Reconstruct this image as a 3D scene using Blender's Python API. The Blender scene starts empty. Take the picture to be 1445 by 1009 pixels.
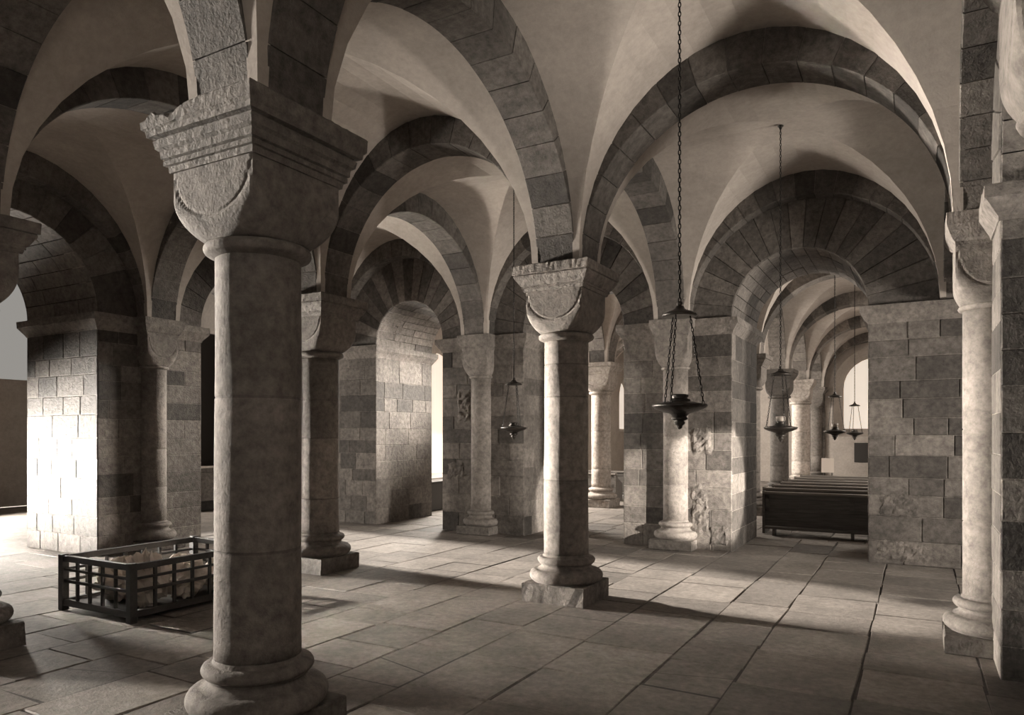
import bpy, math, random
from mathutils import Vector, Matrix
scene = bpy.context.scene
COL = scene.collection
PI = math.pi
# ------------------------------------------------------------------ layout of the crypt (metres)
XL = [-7.2, -3.63, 0.0, 3.9]            # bay lines, across
YL = [-8.3, -4.2, 0.0, 4.1]             # bay lines, along
YN = [6.0, 9.8, 13.9, 18.1, 22.3]       # bay lines of the nave beyond the rear wall
T = 1.9                                 # wall thickness
P = 0.877                               # half width of a pier
SPR = 3.6                               # springing level
VR = 1.97                               # rise of the vaults
BW = 0.225                               # half width of an arch band

# ------------------------------------------------------------------ materials
def nt(name):
    m = bpy.data.materials.new(name); m.use_nodes = True
    t = m.node_tree; b = t.nodes['Principled BSDF']
    return m, t, b
SEPIA = (1.0, 0.885, 0.79)
ALB = {'sandstone': .5, 'column_stone': .56, 'floor_stone': .56, 'vault_plaster': .72}      # reflectance of the stones
def stone(name, rough=0.85, bump=0.35, scale=1.0, var=0.45, stain=0.35, spec=0.25):
    m, t, b = nt(name); N = t.nodes; L = t.links
    tc = N.new('ShaderNodeNewGeometry')
    at = N.new('ShaderNodeAttribute'); at.attribute_name = 'tint'
    def noise(s, d=5, r=0.6):
        n = N.new('ShaderNodeTexNoise'); n.inputs['Scale'].default_value = s * scale
        n.inputs['Detail'].default_value = d; n.inputs['Roughness'].default_value = r
        L.new(tc.outputs['Position'], n.inputs['Vector']); return n
    n1 = noise(1.6, 6, 0.65); n2 = noise(14, 6, 0.7); n3 = noise(55, 3, 0.6)
    r1 = N.new('ShaderNodeMapRange'); r1.inputs[1].default_value = .3; r1.inputs[2].default_value = .7
    r1.inputs[3].default_value = 1 - stain; r1.inputs[4].default_value = 1 + stain * .5
    L.new(n1.outputs['Fac'], r1.inputs[0])
    r2 = N.new('ShaderNodeMapRange'); r2.inputs[1].default_value = .3; r2.inputs[2].default_value = .7
    r2.inputs[3].default_value = 1 - var; r2.inputs[4].default_value = 1 + var * .6
    L.new(n2.outputs['Fac'], r2.inputs[0])
    mu = N.new('ShaderNodeMath'); mu.operation = 'MULTIPLY'
    L.new(r1.outputs[0], mu.inputs[0]); L.new(r2.outputs[0], mu.inputs[1])
    mx = N.new('ShaderNodeVectorMath'); mx.operation = 'SCALE'
    L.new(at.outputs['Color'], mx.inputs[0]); L.new(mu.outputs[0], mx.inputs['Scale'])
    L.new(mx.outputs[0], b.inputs['Base Color'])
    ad = N.new('ShaderNodeMath'); ad.operation = 'MULTIPLY_ADD'; ad.inputs[1].default_value = .45
    L.new(n3.outputs['Fac'], ad.inputs[0]); L.new(n2.outputs['Fac'], ad.inputs[2])
    bp = N.new('ShaderNodeBump'); bp.inputs['Strength'].default_value = bump; bp.inputs['Distance'].default_value = .03
    L.new(ad.outputs[0], bp.inputs['Height']); L.new(bp.outputs[0], b.inputs['Normal'])
    b.inputs['Roughness'].default_value = rough
    b.inputs['Specular IOR Level'].default_value = spec
    return m
M_STONE = stone('sandstone', bump=.6, var=.5)
M_SHAFT = stone('column_stone', bump=.42, var=.45, stain=.3)
M_FLOOR = stone('floor_stone', rough=.7, bump=.3, var=.35, stain=.35, spec=.3)
M_VAULT = stone('vault_plaster', rough=.92, bump=.15, var=.14, stain=.16, spec=.1)
def plain(name, col, rough=.6, metal=0., spec=.4, bump=0., nscale=30, emit=None, strength=0):
    m, t, b = nt(name); N = t.nodes; L = t.links
    b.inputs['Base Color'].default_value = (*[c * s for c, s in zip([col] * 3, SEPIA)], 1) if not isinstance(col, tuple) else (*col, 1)
    b.inputs['Roughness'].default_value = rough; b.inputs['Metallic'].default_value = metal
    b.inputs['Specular IOR Level'].default_value = spec
    if bump:
        n = N.new('ShaderNodeTexNoise'); n.inputs['Scale'].default_value = nscale; n.inputs['Detail'].default_value = 6
        g = N.new('ShaderNodeNewGeometry'); L.new(g.outputs['Position'], n.inputs['Vector'])
        bp = N.new('ShaderNodeBump'); bp.inputs['Strength'].default_value = bump; bp.inputs['Distance'].default_value = .02
        L.new(n.outputs['Fac'], bp.inputs['Height']); L.new(bp.outputs[0], b.inputs['Normal'])
    if emit:
        b.inputs['Emission Color'].default_value = (*emit, 1); b.inputs['Emission Strength'].default_value = strength
    return m
def wood(name, dark, light, rough=.4):
    m, t, b = nt(name); N = t.nodes; L = t.links
    g = N.new('ShaderNodeNewGeometry'); mp = N.new('ShaderNodeMapping'); mp.inputs['Scale'].default_value = (1.2, 14, 14)
    L.new(g.outputs['Position'], mp.inputs['Vector'])
    n = N.new('ShaderNodeTexNoise'); n.inputs['Scale'].default_value = 2.5; n.inputs['Detail'].default_value = 6
    L.new(mp.outputs[0], n.inputs['Vector'])
    r = N.new('ShaderNodeValToRGB')
    r.color_ramp.elements[0].color = (*[dark * s for s in SEPIA], 1); r.color_ramp.elements[0].position = .3
    r.color_ramp.elements[1].color = (*[light * s for s in SEPIA], 1); r.color_ramp.elements[1].position = .75
    L.new(n.outputs['Fac'], r.inputs[0]); L.new(r.outputs[0], b.inputs['Base Color'])
    b.inputs['Roughness'].default_value = rough
    return m
M_WOOD = wood('pew_wood', .05, .12, .33)
M_RAIL_LIT = wood('pew_rail_lit', .12, .22, .28)  # window light on the rail tops put into a lighter wood tone
M_CRATE = wood('crate_wood', .012, .03, .55)
M_BRONZE = plain('lamp_bronze', .055, .38, .75, .5, .25, 60)
M_IRON = plain('chain_iron', .02, .5, .8)
M_PAPER = plain('paper', .62, .75, 0, .2, .5, 18)
M_WHITE = plain('white_paint', .7, .6)
M_DARKW = plain('dark_plaque', .03, .5)
M_PANE = plain('window_daylight', .8, .5, emit=(1.0, .89, .76), strength=.62)
M_PANE_UNSEEN = plain('unseen_pane_glow', .8, .5, emit=(1.0, .93, .84), strength=5)  # glow set strong in unseen panes to brighten the nave
M_GLASS = plain('cup_glass', .75, .12, spec=.6)
M_GLASS.node_tree.nodes['Principled BSDF'].inputs['Transmission Weight'].default_value = .6

# ------------------------------------------------------------------ mesh builder
def V(*a): return Vector(a)
class MB:
    def __init__(s): s.v = []; s.f = []; s.c = []; s.s = []
    def add(s, pts, faces, c=.35, smooth=False):
        b = len(s.v); s.v.extend([tuple(p) for p in pts])
        for f in faces:
            s.f.append([b + i for i in f]); s.c.append(c); s.s.append(smooth)
    def quad(s, a, b, c, d, col=.35): s.add([a, b, c, d], [(0, 1, 2, 3)], col)
    def box(s, x0, x1, y0, y1, z0, z1, c=.35, bev=0):
        if bev:
            e = bev; pts = []; 
            for zz, ee in ((z0, e), (z0 + e, 0), (z1 - e, 0), (z1, e)):
                pts += [(x0 + ee, y0 + ee, zz), (x1 - ee, y0 + ee, zz), (x1 - ee, y1 - ee, zz), (x0 + ee, y1 - ee, zz)]
            fs = [(3, 2, 1, 0), (12, 13, 14, 15)]
            for k in range(3):
                for i in range(4):
                    j = (i + 1) % 4; fs.append((4 * k + i, 4 * k + j, 4 * k + 4 + j, 4 * k + 4 + i))
            s.add(pts, fs, c); return
        p = [(x0, y0, z0), (x1, y0, z0), (x1, y1, z0), (x0, y1, z0), (x0, y0, z1), (x1, y0, z1), (x1, y1, z1), (x0, y1, z1)]
        s.add(p, [(3, 2, 1, 0), (4, 5, 6, 7), (0, 1, 5, 4), (1, 2, 6, 5), (2, 3, 7, 6), (3, 0, 4, 7)], c)
    def lathe(s, prof, n=48, c=.35, cx=0, cy=0, a0=0, a1=2 * PI, cap=True, wob=None):
        full = abs(a1 - a0 - 2 * PI) < 1e-6; m = n if full else n + 1
        b = len(s.v)
        for k, (r, z) in enumerate(prof):
            for i in range(m):
                a = a0 + (a1 - a0) * i / n; rr = r + (wob(a, z) if wob else 0)
                s.v.append((cx + rr * math.cos(a), cy + rr * math.sin(a), z))
        for k in range(len(prof) - 1):
            cc = c(0.5 * (prof[k][1] + prof[k + 1][1])) if callable(c) else c
            for i in range(n):
                j = (i + 1) % m
                s.f.append([b + k * m + i, b + k * m + j, b + (k + 1) * m + j, b + (k + 1) * m + i]); s.c.append(cc); s.s.append(True)
        if cap:
            cc = c(prof[0][1]) if callable(c) else c
            s.f.append([b + i for i in range(m)][::-1]); s.c.append(cc); s.s.append(False)
            s.f.append([b + (len(prof) - 1) * m + i for i in range(m)]); s.c.append(cc); s.s.append(False)
    def rectloft(s, hx, hy, prof, c=.35, cx=0, cy=0, n=10, chip=None):
        """rectangle rings offset outward: prof = [(offset, z)...]"""
        b = len(s.v); m = 4 * n
        for k, (o, z) in enumerate(prof):
            X, Y = hx + o, hy + o
            cs = [(-X, -Y), (X, -Y), (X, Y), (-X, Y)]
            for q in range(4):
                p, w = cs[q], cs[(q + 1) % 4]
                for i in range(n):
                    t = i / n; x = p[0] + (w[0] - p[0]) * t; y = p[1] + (w[1] - p[1]) * t
                    dx, dy, dz = chip(x, y, z, k) if chip else (0, 0, 0)
                    s.v.append((cx + x + dx, cy + y + dy, z + dz))
        for k in range(len(prof) - 1):
            for i in range(m):
                j = (i + 1) % m
                s.f.append([b + k * m + i, b + k * m + j, b + (k + 1) * m + j, b + (k + 1) * m + i])
                s.c.append(c(k) if callable(c) else c); s.s.append(False)
        cc = c(0) if callable(c) else c
        s.f.append([b + i for i in range(m)][::-1]); s.c.append(cc); s.s.append(False)
        s.f.append([b + (len(prof) - 1) * m + i for i in range(m)]); s.c.append(cc); s.s.append(False)
    def tube(s, pts, r, n=6, c=.35):
        pts = [Vector(p) for p in pts]; b = len(s.v)
        for k, p in enumerate(pts):
            d = (pts[min(k + 1, len(pts) - 1)] - pts[max(k - 1, 0)]).normalized()
            u = d.cross(Vector((0, 0, 1)) if abs(d.z) < .9 else Vector((1, 0, 0))).normalized(); w = d.cross(u)
            for i in range(n):
                a = 2 * PI * i / n; s.v.append(tuple(p + u * (r * math.cos(a)) + w * (r * math.sin(a))))
        for k in range(len(pts) - 1):
            for i in range(n):
                j = (i + 1) % n
                s.f.append([b + k * n + i, b + k * n + j, b + (k + 1) * n + j, b + (k + 1) * n + i]); s.c.append(c); s.s.append(True)
        s.f.append([b + i for i in range(n)][::-1]); s.c.append(c); s.s.append(False)
        s.f.append([b + (len(pts) - 1) * n + i for i in range(n)]); s.c.append(c); s.s.append(False)
    def chain(s, p, q, link=.045, r=.0055, wd=.013):
        p, q = Vector(p), Vector(q); d = q - p; n = max(2, int(d.length / (link * .78))); d.normalize()
        u = d.cross(Vector((0, 1, .01)) if abs(d.y) < .9 else Vector((1, 0, 0))).normalized(); w = d.cross(u)
        L = (q - p).length / n
        for k in range(n):
            cpt = p + d * (L * (k + .5)); e = u if k % 2 else w; f = w if k % 2 else u
            b = len(s.v); na, nb = 10, 4
            for i in range(na):
                a = 2 * PI * i / na
                ctr = cpt + d * (math.cos(a) * L * .62) + e * (math.sin(a) * wd); rad = (d * math.cos(a) + e * math.sin(a)).normalized()
                for j in range(nb):
                    t = 2 * PI * j / nb; s.v.append(tuple(ctr + rad * (r * math.cos(t)) + f * (r * math.sin(t))))
            for i in range(na):
                for j in range(nb):
                    i2, j2 = (i + 1) % na, (j + 1) % nb
                    s.f.append([b + i * nb + j, b + i2 * nb + j, b + i2 * nb + j2, b + i * nb + j2]); s.c.append(.3); s.s.append(True)
    def pillow(s, O, U, W_, N, u0, u1, v0, v1, c, bev=.014, prot=.012):
        """a dressed stone standing proud of a wall face"""
        def P_(u, v, d): return O + U * u + W_ * v + N * d
        g = .003
        a = [P_(u0 + g, v0 + g, 0), P_(u1 - g, v0 + g, 0), P_(u1 - g, v1 - g, 0), P_(u0 + g, v1 - g, 0)]
        e = min(bev, (u1 - u0) * .3, (v1 - v0) * .3) + g
        bq = [P_(u0 + e, v0 + e, prot), P_(u1 - e, v0 + e, prot), P_(u1 - e, v1 - e, prot), P_(u0 + e, v1 - e, prot)]
        s.add(a + bq, [(4, 5, 6, 7), (0, 1, 5, 4), (1, 2, 6, 5), (2, 3, 7, 6), (3, 0, 4, 7)], c)
    def build(s, name, mat, parent=None, loc=None):
        me = bpy.data.meshes.new(name); me.from_pydata(s.v, [], s.f); me.update()
        at = me.color_attributes.new('tint', 'FLOAT_COLOR', 'CORNER')
        buf = []; k_ = ALB.get(mat.name, 1)
        for f, c in zip(s.f, s.c):
            c3 = c if isinstance(c, tuple) else (c * SEPIA[0], c * SEPIA[1], c * SEPIA[2])
            buf.extend([c3[0] * k_, c3[1] * k_, c3[2] * k_, 1.0] * len(f))
        at.data.foreach_set('color', buf)
        me.polygons.foreach_set('use_smooth', s.s)
        me.materials.append(mat)
        o = bpy.data.objects.new(name, me); COL.objects.link(o)
        if parent: o.parent = parent
        if loc: o.location = loc
        return o
def empty(name, loc, rz=0):
    o = bpy.data.objects.new(name, None); COL.objects.link(o); o.location = loc; o.rotation_euler.z = rz
    o.empty_display_size = .2; return o
def tag(o, label=None, cat=None, group=None, kind=None):
    if label: o['label'] = label
    if cat: o['category'] = cat
    if group: o['group'] = group
    if kind: o['kind'] = kind
    return o
def copy_tree(o, parent=None):
    c = o.copy(); COL.objects.link(c); c.parent = parent
    for ch in list(o.children): copy_tree(ch, c)
    return c

# ------------------------------------------------------------------ masonry
def tone(rng, lo=.26, hi=.42, darkp=.28):
    t = rng.uniform(lo, hi)
    if rng.random() < darkp: t *= rng.uniform(.42, .65)
    return t
def ashlar(mb, O, U, W_, W, H, rng, course=.3, lo=.27, hi=.40, darkp=.14, prot=.005, lens=(.36, .8), mortar=.36, rough=0):
    O, U, W_ = Vector(O), Vector(U), Vector(W_); N = U.cross(W_)
    mb.quad(O, O + U * W, O + U * W + W_ * H, O + W_ * H, mortar)
    y = 0
    while y < H - 1e-4:
        h = course * rng.uniform(.78, 1.2)
        if H - y - h < course * .5: h = H - y
        x = 0; rowdark = rng.random() < darkp * .5
        first = True
        while x < W - 1e-4:
            w = rng.uniform(*lens) * (rng.uniform(.4, 1) if first else 1); first = False
            if W - x - w < lens[0] * .6: w = W - x
            t = tone(rng, lo, hi, darkp)
            if rowdark: t = rng.uniform(lo, hi) * .6
            mb.pillow(O, U, W_, N, x, x + w, y, y + h, t, .007 + rough * rng.random() * .02, prot * rng.uniform(.5, 1.5) + rough * rng.random() * .03)
            x += w
        y += h
def ell(a, h, t): return (a * math.cos(t), h * math.sin(t))
def vring(mb, O, U, N, a0, h0, a1, h1, n, rng, lo, hi, darkp=.3, alt=None, sub=3, prot=.012, back=False):
    """ring of voussoirs on a wall face around an arch of centre O"""
    Z = Vector((0, 0, 1)); O, U, N = Vector(O), Vector(U), Vector(N)
    def pt(a, h, t, d=0): x, z = ell(a, h, t); return O + U * x + Z * z + N * d
    for k in range(n):
        ta, tb = PI * k / n, PI * (k + 1) / n
        c = tone(rng, lo, hi, darkp)
        if alt: c = alt[k % len(alt)] * rng.uniform(.85, 1.15)
        pr = prot * rng.uniform(.5, 1.5); dt = .006
        pts = []
        for i in range(sub + 1):
            t = ta + (tb - ta) * i / sub; ti = min(max(t, ta + dt), tb - dt)
            pts += [pt(a0, h0, t), pt(a0 + .01, h0 + .01, ti, pr), pt(a1, h1, ti, pr)]
        fs = []
        for i in range(sub):
            q = 3 * i; fs += [(q, q + 1, q + 4, q + 3), (q + 1, q + 2, q + 5, q + 4)]
        fs = [f[::-1] for f in fs] if not back else fs
        mb.add(pts, fs, c)
        # joint returns
        mb.add([pt(a0, h0, ta), pt(a1, h1, ta), pt(a1, h1, ta + dt, pr), pt(a0 + .01, h0 + .01, ta + dt, pr)], [(0, 1, 2, 3)], c)
        mb.add([pt(a0, h0, tb), pt(a1, h1, tb), pt(a1, h1, tb - dt, pr), pt(a0 + .01, h0 + .01, tb - dt, pr)], [(3, 2, 1, 0)], c)
def soffit(mb, O, U, N, a, h, depth, n, rng, lo, hi, darkp, parts=3, sub=3):
    """barrel under an arch running back through a wall (N points out of the front)"""
    Z = Vector((0, 0, 1)); O, U, N = Vector(O), Vector(U), Vector(N)
    def pt(t, d, e=0): x, z = ell(a - e, h - e, t); return O + U * x + Z * z - N * d
    for k in range(n):
        ta, tb = PI * k / n, PI * (k + 1) / n; dt = .004
        cuts = [0] + sorted(depth * (i + rng.uniform(-.3, .3)) / parts for i in range(1, parts)) + [depth]
        for q in range(len(cuts) - 1):
            c = tone(rng, lo, hi, darkp); e = rng.uniform(.002, .010)
            d0, d1 = cuts[q] + .003, cuts[q + 1] - .003
            pts = []
            for i in range(sub + 1):
                t = ta + (tb - ta) * i / sub; ti = min(max(t, ta + dt), tb - dt)
                pts += [pt(t, d0), pt(ti, d0 + .006, e), pt(ti, d1 - .006, e), pt(t, d1)]
            fs = []
            for i in range(sub):
                b = 4 * i; fs += [(b + j, b + j + 1, b + j + 5, b + j + 4) for j in range(3)]
            mb.add(pts, fs, c)
def band(c0, c1, axis, rise, rng, w0=-BW, w1=BW, n=17, lo=.19, hi=.27, darkp=.2, alt=None, spring=SPR, inset=.27, th=.5, inset1=None):
    """free arch band from point c0 to c1 (xy of the supports). local frame: origin at the middle of the chord"""
    mb = MB(); c0, c1 = Vector((*c0, 0)), Vector((*c1, 0)); U = (c1 - c0).normalized(); L = (c1 - c0).length
    i1 = inset if inset1 is None else inset1
    a = (L - inset - i1) / 2; O = Vector((0, 0, spring)) + U * ((inset - i1) / 2)
    Nn = Vector((0, 0, 1)).cross(U); Z = Vector((0, 0, 1))
    def pt(t, r, w): return O + U * ((a + r) * math.cos(t)) + Z * ((rise + r) * math.sin(t)) + Nn * w
    sub = 5; al = alt
    for k in range(n):
        ta, tb = PI * k / n, PI * (k + 1) / n; dt = .0025
        c = tone(rng, lo, hi, darkp)
        if al: c = al[k % len(al)] * rng.uniform(.8, 1.2)
        e = rng.uniform(0, .005); e2 = rng.uniform(0, .004)
        pts = []
        for i in range(sub + 1):
            t = ta + (tb - ta) * i / sub; t = min(max(t, ta + dt), tb - dt); b = .008
            pts += [pt(t, th, w1 - e2), pt(t, b - e, w1 - e2), pt(t, -e, w1 - b - e2), pt(t, -e, w0 + b + e2), pt(t, b - e, w0 + e2), pt(t, th, w0 + e2)]
        fs = []
        for i in range(sub):
            q = 6 * i; fs += [(q + j, q + j + 1, q + j + 7, q + j + 6) for j in range(5)]
        fs += [(5, 4, 3, 2, 1, 0), tuple(6 * sub + j for j in range(6))]
        mb.add(pts, fs, c)
    # mortar core
    m = 40; pts = []
    for i in range(m + 1):
        t = PI * i / m
        pts += [pt(t, th, w1 - .01), pt(t, .012, w1 - .012), pt(t, .012, w0 + .012), pt(t, th, w0 + .01)]
    fs = []
    for i in range(m):
        q = 4 * i; fs += [(q + j, q + j + 1, q + j + 5, q + j + 4) for j in range(3)]
    mb.add(pts, fs, .34)
    mid = (c0 + c1) / 2
    return mb, mid
def vault(mb, x0, x1, y0, y1, c=.5, N=22, rise=VR):
    off = .275; cl = .205; cx, cy = (x0 + x1) / 2, (y0 + y1) / 2; hx, hy = (x1 - x0) / 2 - off, (y1 - y0) / 2 - off
    ts = [PI * i / N for i in range(N + 1)]
    xs = [x0 + cl] + [cx - hx * math.cos(t) for t in ts] + [x1 - cl]; ys = [y0 + cl] + [cy - hy * math.cos(t) for t in ts] + [y1 - cl]
    ss = [0] + [math.sin(t) for t in ts] + [0]
    n = N + 3; b = len(mb.v)
    for i in range(n):
        for j in range(n):
            mb.v.append((xs[i], ys[j], SPR + .004 + rise * max(ss[i], ss[j])))
    for i in range(n - 1):
        for j in range(n - 1):
            a_, b_, c_, d_ = b + i * n + j, b + (i + 1) * n + j, b + (i + 1) * n + j + 1, b + i * n + j + 1
            if i == j: F = [(a_, d_, c_), (a_, c_, b_)]
            elif i + j == n - 2: F = [(a_, d_, b_), (d_, c_, b_)]
            else: F = [(a_, d_, c_, b_)]
            for f in F:
                mb.f.append(list(f)); mb.c.append(c); mb.s.append(False)

# ------------------------------------------------------------------ columns
def cushion(a, r0, z0, z1, n=176, m=44, arc=(0, 2 * PI), c=.36):
    """cube capital: round below, square above, a sunk shield on every face"""
    mb = MB(); full = abs(arc[1] - arc[0] - 2 * PI) < 1e-6; mm = n if full else n + 1
    for k in range(m + 1):
        t = k / m; z = z0 + (z1 - z0) * t
        ra = r0 + (a - r0) * math.sin(min(t / .36, 1) * PI / 2)
        u = min(t / .62, 1); rd = r0 + (1.40 * a - r0) * (1 - (1 - u) ** 2) ** .75
        q = min(max(rd / ra, 1.0001), 1.402); ex = min(1 / (.5 - math.log2(q)), 60)
        for i in range(mm):
            ph = arc[0] + (arc[1] - arc[0]) * i / n; C_, S_ = abs(math.cos(ph)), abs(math.sin(ph))
            r = ra / ((C_ ** ex + S_ ** ex) ** (1 / ex))
            big, sm = max(C_, S_), min(C_, S_); sh = r * sm
            tc = .9; d = math.hypot(sh / (.93 * a), (tc - min(t, tc)) / .60)
            dep = .0065 * max(0, 1 - abs(d - 1) / .06) if t < tc else 0
            r -= dep / big
            mb.v.append((r * math.cos(ph), r * math.sin(ph), z))
    for k in range(m):
        for i in range(n):
            j = (i + 1) % mm
            mb.f.append([k * mm + i, k * mm + j, (k + 1) * mm + j, (k + 1) * mm + i]); mb.c.append(c); mb.s.append(False)
    mb.f.append([m * mm + i for i in range(mm)]); mb.c.append(c); mb.s.append(False)
    return mb
ABAC = [(0.345, 3.325), (.352, 3.35), (.352, 3.358), (.362, 3.36), (.362, 3.382), (.372, 3.388), (.40, 3.43), (.425, 3.47), (.428, 3.485), (.418, 3.488), (.418, 3.496), (.44, 3.5), (.443, 3.592), (.436, SPR)]
ABAC_A = [(0.34, 3.28), (.345, 3.315), (.362, 3.318), (.362, 3.345), (.352, 3.35), (.372, 3.356), (.376, 3.395), (.395, 3.41), (.402, 3.45), (.388, 3.456), (.388, 3.466), (.425, 3.47), (.43, 3.50), (.436, 3.505), (.445, 3.515), (.448, 3.59), (.44, SPR)]
def tori(r, ba, z0):
    """attic base profile above a plinth of top z0"""
    pr = [(ba - .03, z0)]
    for i in range(11):
        a = -PI / 2 + PI * i / 10; pr.append((ba - .055 + .07 * math.cos(a), z0 + .068 + .066 * math.sin(a)))
    pr += [(r + .07, z0 + .136), (r + .06, z0 + .146), (r + .042, z0 + .156), (r + .034, z0 + .172), (r + .04, z0 + .186), (r + .052, z0 + .192)]
    for i in range(11):
        a = -PI / 2 + PI * i / 10; pr.append((r + .026 + .05 * math.cos(a), z0 + .232 + .04 * math.sin(a)))
    pr += [(r + .014, z0 + .274), (r + .012, z0 + .288), (r, z0 + .30)]
    return pr
def make_column(x, y, r=.24, seed=0, c=.38, joints=(.95, 1.9), aba=ABAC, chipside=None, rot=0, plain_base=False, drums=None):
    rng = random.Random(seed)
    e = empty('column', (x, y, 0), rot)
    mb = MB(); mb.rectloft(.355, .355, [(0.004, 0), (.004, .19), (-.006, .2)], c * .85, n=8,
                           chip=lambda X, Y, Z, k: (rng.uniform(-.007, .007), rng.uniform(-.007, .007), 0))
    mb.build('plinth', M_STONE, e)
    mb = MB(); mb.lathe(tori(r, .385, .2), 56, c * .9); mb.build('base', M_SHAFT, e)
    js = list(joints); prof = []; z0, z1 = .5, 2.82
    zs = sorted(set([z0 + (z1 - z0) * i / 26 for i in range(27)] + [q for j in js for q in (j - .008, j, j + .008)]))
    for z in zs:
        rr = r * (1.0 + .02 * (1 - (z - z0) / (z1 - z0)))
        if any(abs(z - j) < .004 for j in js): rr -= .005
        prof.append((rr, z))
    dt = [c * rng.uniform(.85, 1.12) for _ in range(len(js) + 1)]
    if drums: dt = drums
    def cf(z):
        for j in js:
            if abs(z - j) < .0081: return c * .75
        return dt[sum(z > j for j in js)]
    ph = rng.random() * 9
    mb = MB(); mb.lathe(prof, 64, cf, wob=lambda a, z: .002 * math.sin(3 * a + ph + z * 2) + .0012 * math.sin(7 * a - z * 5 + ph))
    mb.build('shaft', M_SHAFT, e)
    mb = MB(); nk = [(r, 2.8)]
    for i in range(9):
        a = -PI / 2 + PI * i / 8; nk.append((r + .028 + .035 * math.cos(a), 2.852 + .034 * math.sin(a)))
    nk.append((r + .01, 2.89)); mb.lathe(nk, 56, c * .95); mb.build('neck_ring', M_SHAFT, e)
    mb = cushion(.328, r + .02, 2.885, aba[0][1] + .005, c=c * .9); mb.build('capital', M_SHAFT, e)
    def chip(X, Y, Z, k):
        am = .003
        if k < len(aba) - 3: am = .0015
        dx = dy = dz = 0
        if chipside and k >= len(aba) - 3 and Y < -.3 and X < .02:
            dz = -max(0, .03 + .02 * math.sin(X * 23) + .008 * math.sin(X * 61 + 1)) * min(1, (0.02 - X) / .12) * (1 if k >= len(aba) - 2 else .15); dy = 0
        return (dx + rng.uniform(-am, am), dy + rng.uniform(-am, am), dz + (rng.uniform(-.004, 0) if k >= len(aba) - 2 else 0))
    mb = MB(); mb.rectloft(0, 0, aba, c, n=26, chip=chip); mb.build('abacus', M_STONE, e)
    return e
def half_column(parent, x, y, rz, r=.195, c=.36, seed=1, full_aba=True):
    """respond: half column against a pier face; rz turns the local -Y (out of the wall) direction"""
    R = Matrix.Translation((x, y, 0)) @ Matrix.Rotation(rz, 4, 'Z')
    def put(mb, name, mat):
        mb.v = [tuple(R @ Vector(p)) for p in mb.v]; mb.build(name, mat, parent)
    A0, A1 = PI, 2 * PI
    mb = MB(); mb.box(-.34, .34, -.34, .02, 0, .15, c * .8, .012); put(mb, 'plinth', M_STONE)
    mb = MB(); mb.lathe(tori(r, .33, .15), 32, c * .85, a0=A0, a1=A1); put(mb, 'base', M_SHAFT)
    rng = random.Random(seed); js = [1.0 + rng.uniform(-.2, .2), 1.75 + rng.uniform(-.2, .2)]
    prof = [(r * 1.02 - (.008 if any(abs(z - j) < .004 for j in js) else 0), z) for z in sorted([.44, 2.85] + [q for j in js for q in (j - .008, j, j + .008)])]
    mb = MB(); mb.lathe(prof, 32, c, a0=A0, a1=A1); put(mb, 'half_shaft', M_SHAFT)
    mb = cushion(.262, r + .012, 2.86, 3.34, n=88, arc=(A0, A1), c=c * .92); put(mb, 'capital', M_SHAFT)
    mb = MB(); nk = [(r, 2.82), (r + .03, 2.83), (r + .038, 2.848), (r + .03, 2.866), (r, 2.876)]
    mb.lathe(nk, 32, c, a0=A0, a1=A1); put(mb, 'neck_ring', M_SHAFT)
    mb = MB(); pts = [(.268, 3.33), (.272, 3.37), (.29, 3.39), (.325, 3.47), (.335, 3.5), (.338, SPR)]
    b = []
    for h, z in pts: b += [(-h, .02, z), (-h, -h * .96, z), (h, -h * .96, z), (h, .02, z)]
    fs = [(3, 2, 1, 0), tuple(4 * (len(pts) - 1) + i for i in range(4))]
    for k in range(len(pts) - 1): fs += [(4 * k + i, 4 * k + i + 1, 4 * k + i + 5, 4 * k + i + 4) for i in range(3)]
    mb.add(b, fs, c * 1.05); put(mb, 'abacus', M_STONE)
def make_pier(x0, x1, y0, y1, seed, halves=(), lo=.24, hi=.4, darkp=.28, rough=0, broken=None, faces='SENW', name='pier', mortar=.4):
    """block of masonry with an impost; halves: list of (x, y, rz) responds"""
    cx, cy = (x0 + x1) / 2, (y0 + y1) / 2; e = empty(name, (cx, cy, 0)); rng = random.Random(seed)
    hx, hy = (x1 - x0) / 2, (y1 - y0) / 2; H = 3.36; mb = MB(); Z = (0, 0, 1)
    kw = dict(lo=lo, hi=hi, darkp=darkp, rough=rough, mortar=mortar)
    if 'S' in faces: ashlar(mb, (-hx, -hy, 0), (1, 0, 0), Z, 2 * hx, H, rng, **kw)
    if 'E' in faces: ashlar(mb, (hx, -hy, 0), (0, 1, 0), Z, 2 * hy, H, rng, **{**kw, 'rough': 0})
    if 'N' in faces: ashlar(mb, (hx, hy, 0), (-1, 0, 0), Z, 2 * hx, H, rng, **{**kw, 'rough': 0})
    if 'W' in faces: ashlar(mb, (-hx, hy, 0), (0, -1, 0), Z, 2 * hy, H, rng, **{**kw, 'rough': 0})
    if broken: broken(mb, hx, hy, rng)
    mb.quad((-hx, -hy, H), (hx, -hy, H), (hx, hy, H), (-hx, hy, H))
    mb.build('masonry', M_STONE, e)
    mb = MB(); rg = random.Random(seed + 5)
    mb.rectloft(hx, hy, [(-.02, 3.34), (.012, 3.35), (.02, 3.375), (.1, 3.49), (.105, 3.5), (.105, SPR - .002), (.0, SPR)], lambda k: .42, n=14,
                chip=lambda X, Y, Z_, k: (rg.uniform(-.006, .006), rg.uniform(-.006, .006), rg.uniform(-.006, 0) if k > 3 else 0))
    mb.build('impost', M_STONE, e)
    for i, (x, y, rz) in enumerate(halves): half_column(e, x - cx, y - cy, rz, seed=seed * 7 + i)
    return e

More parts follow.
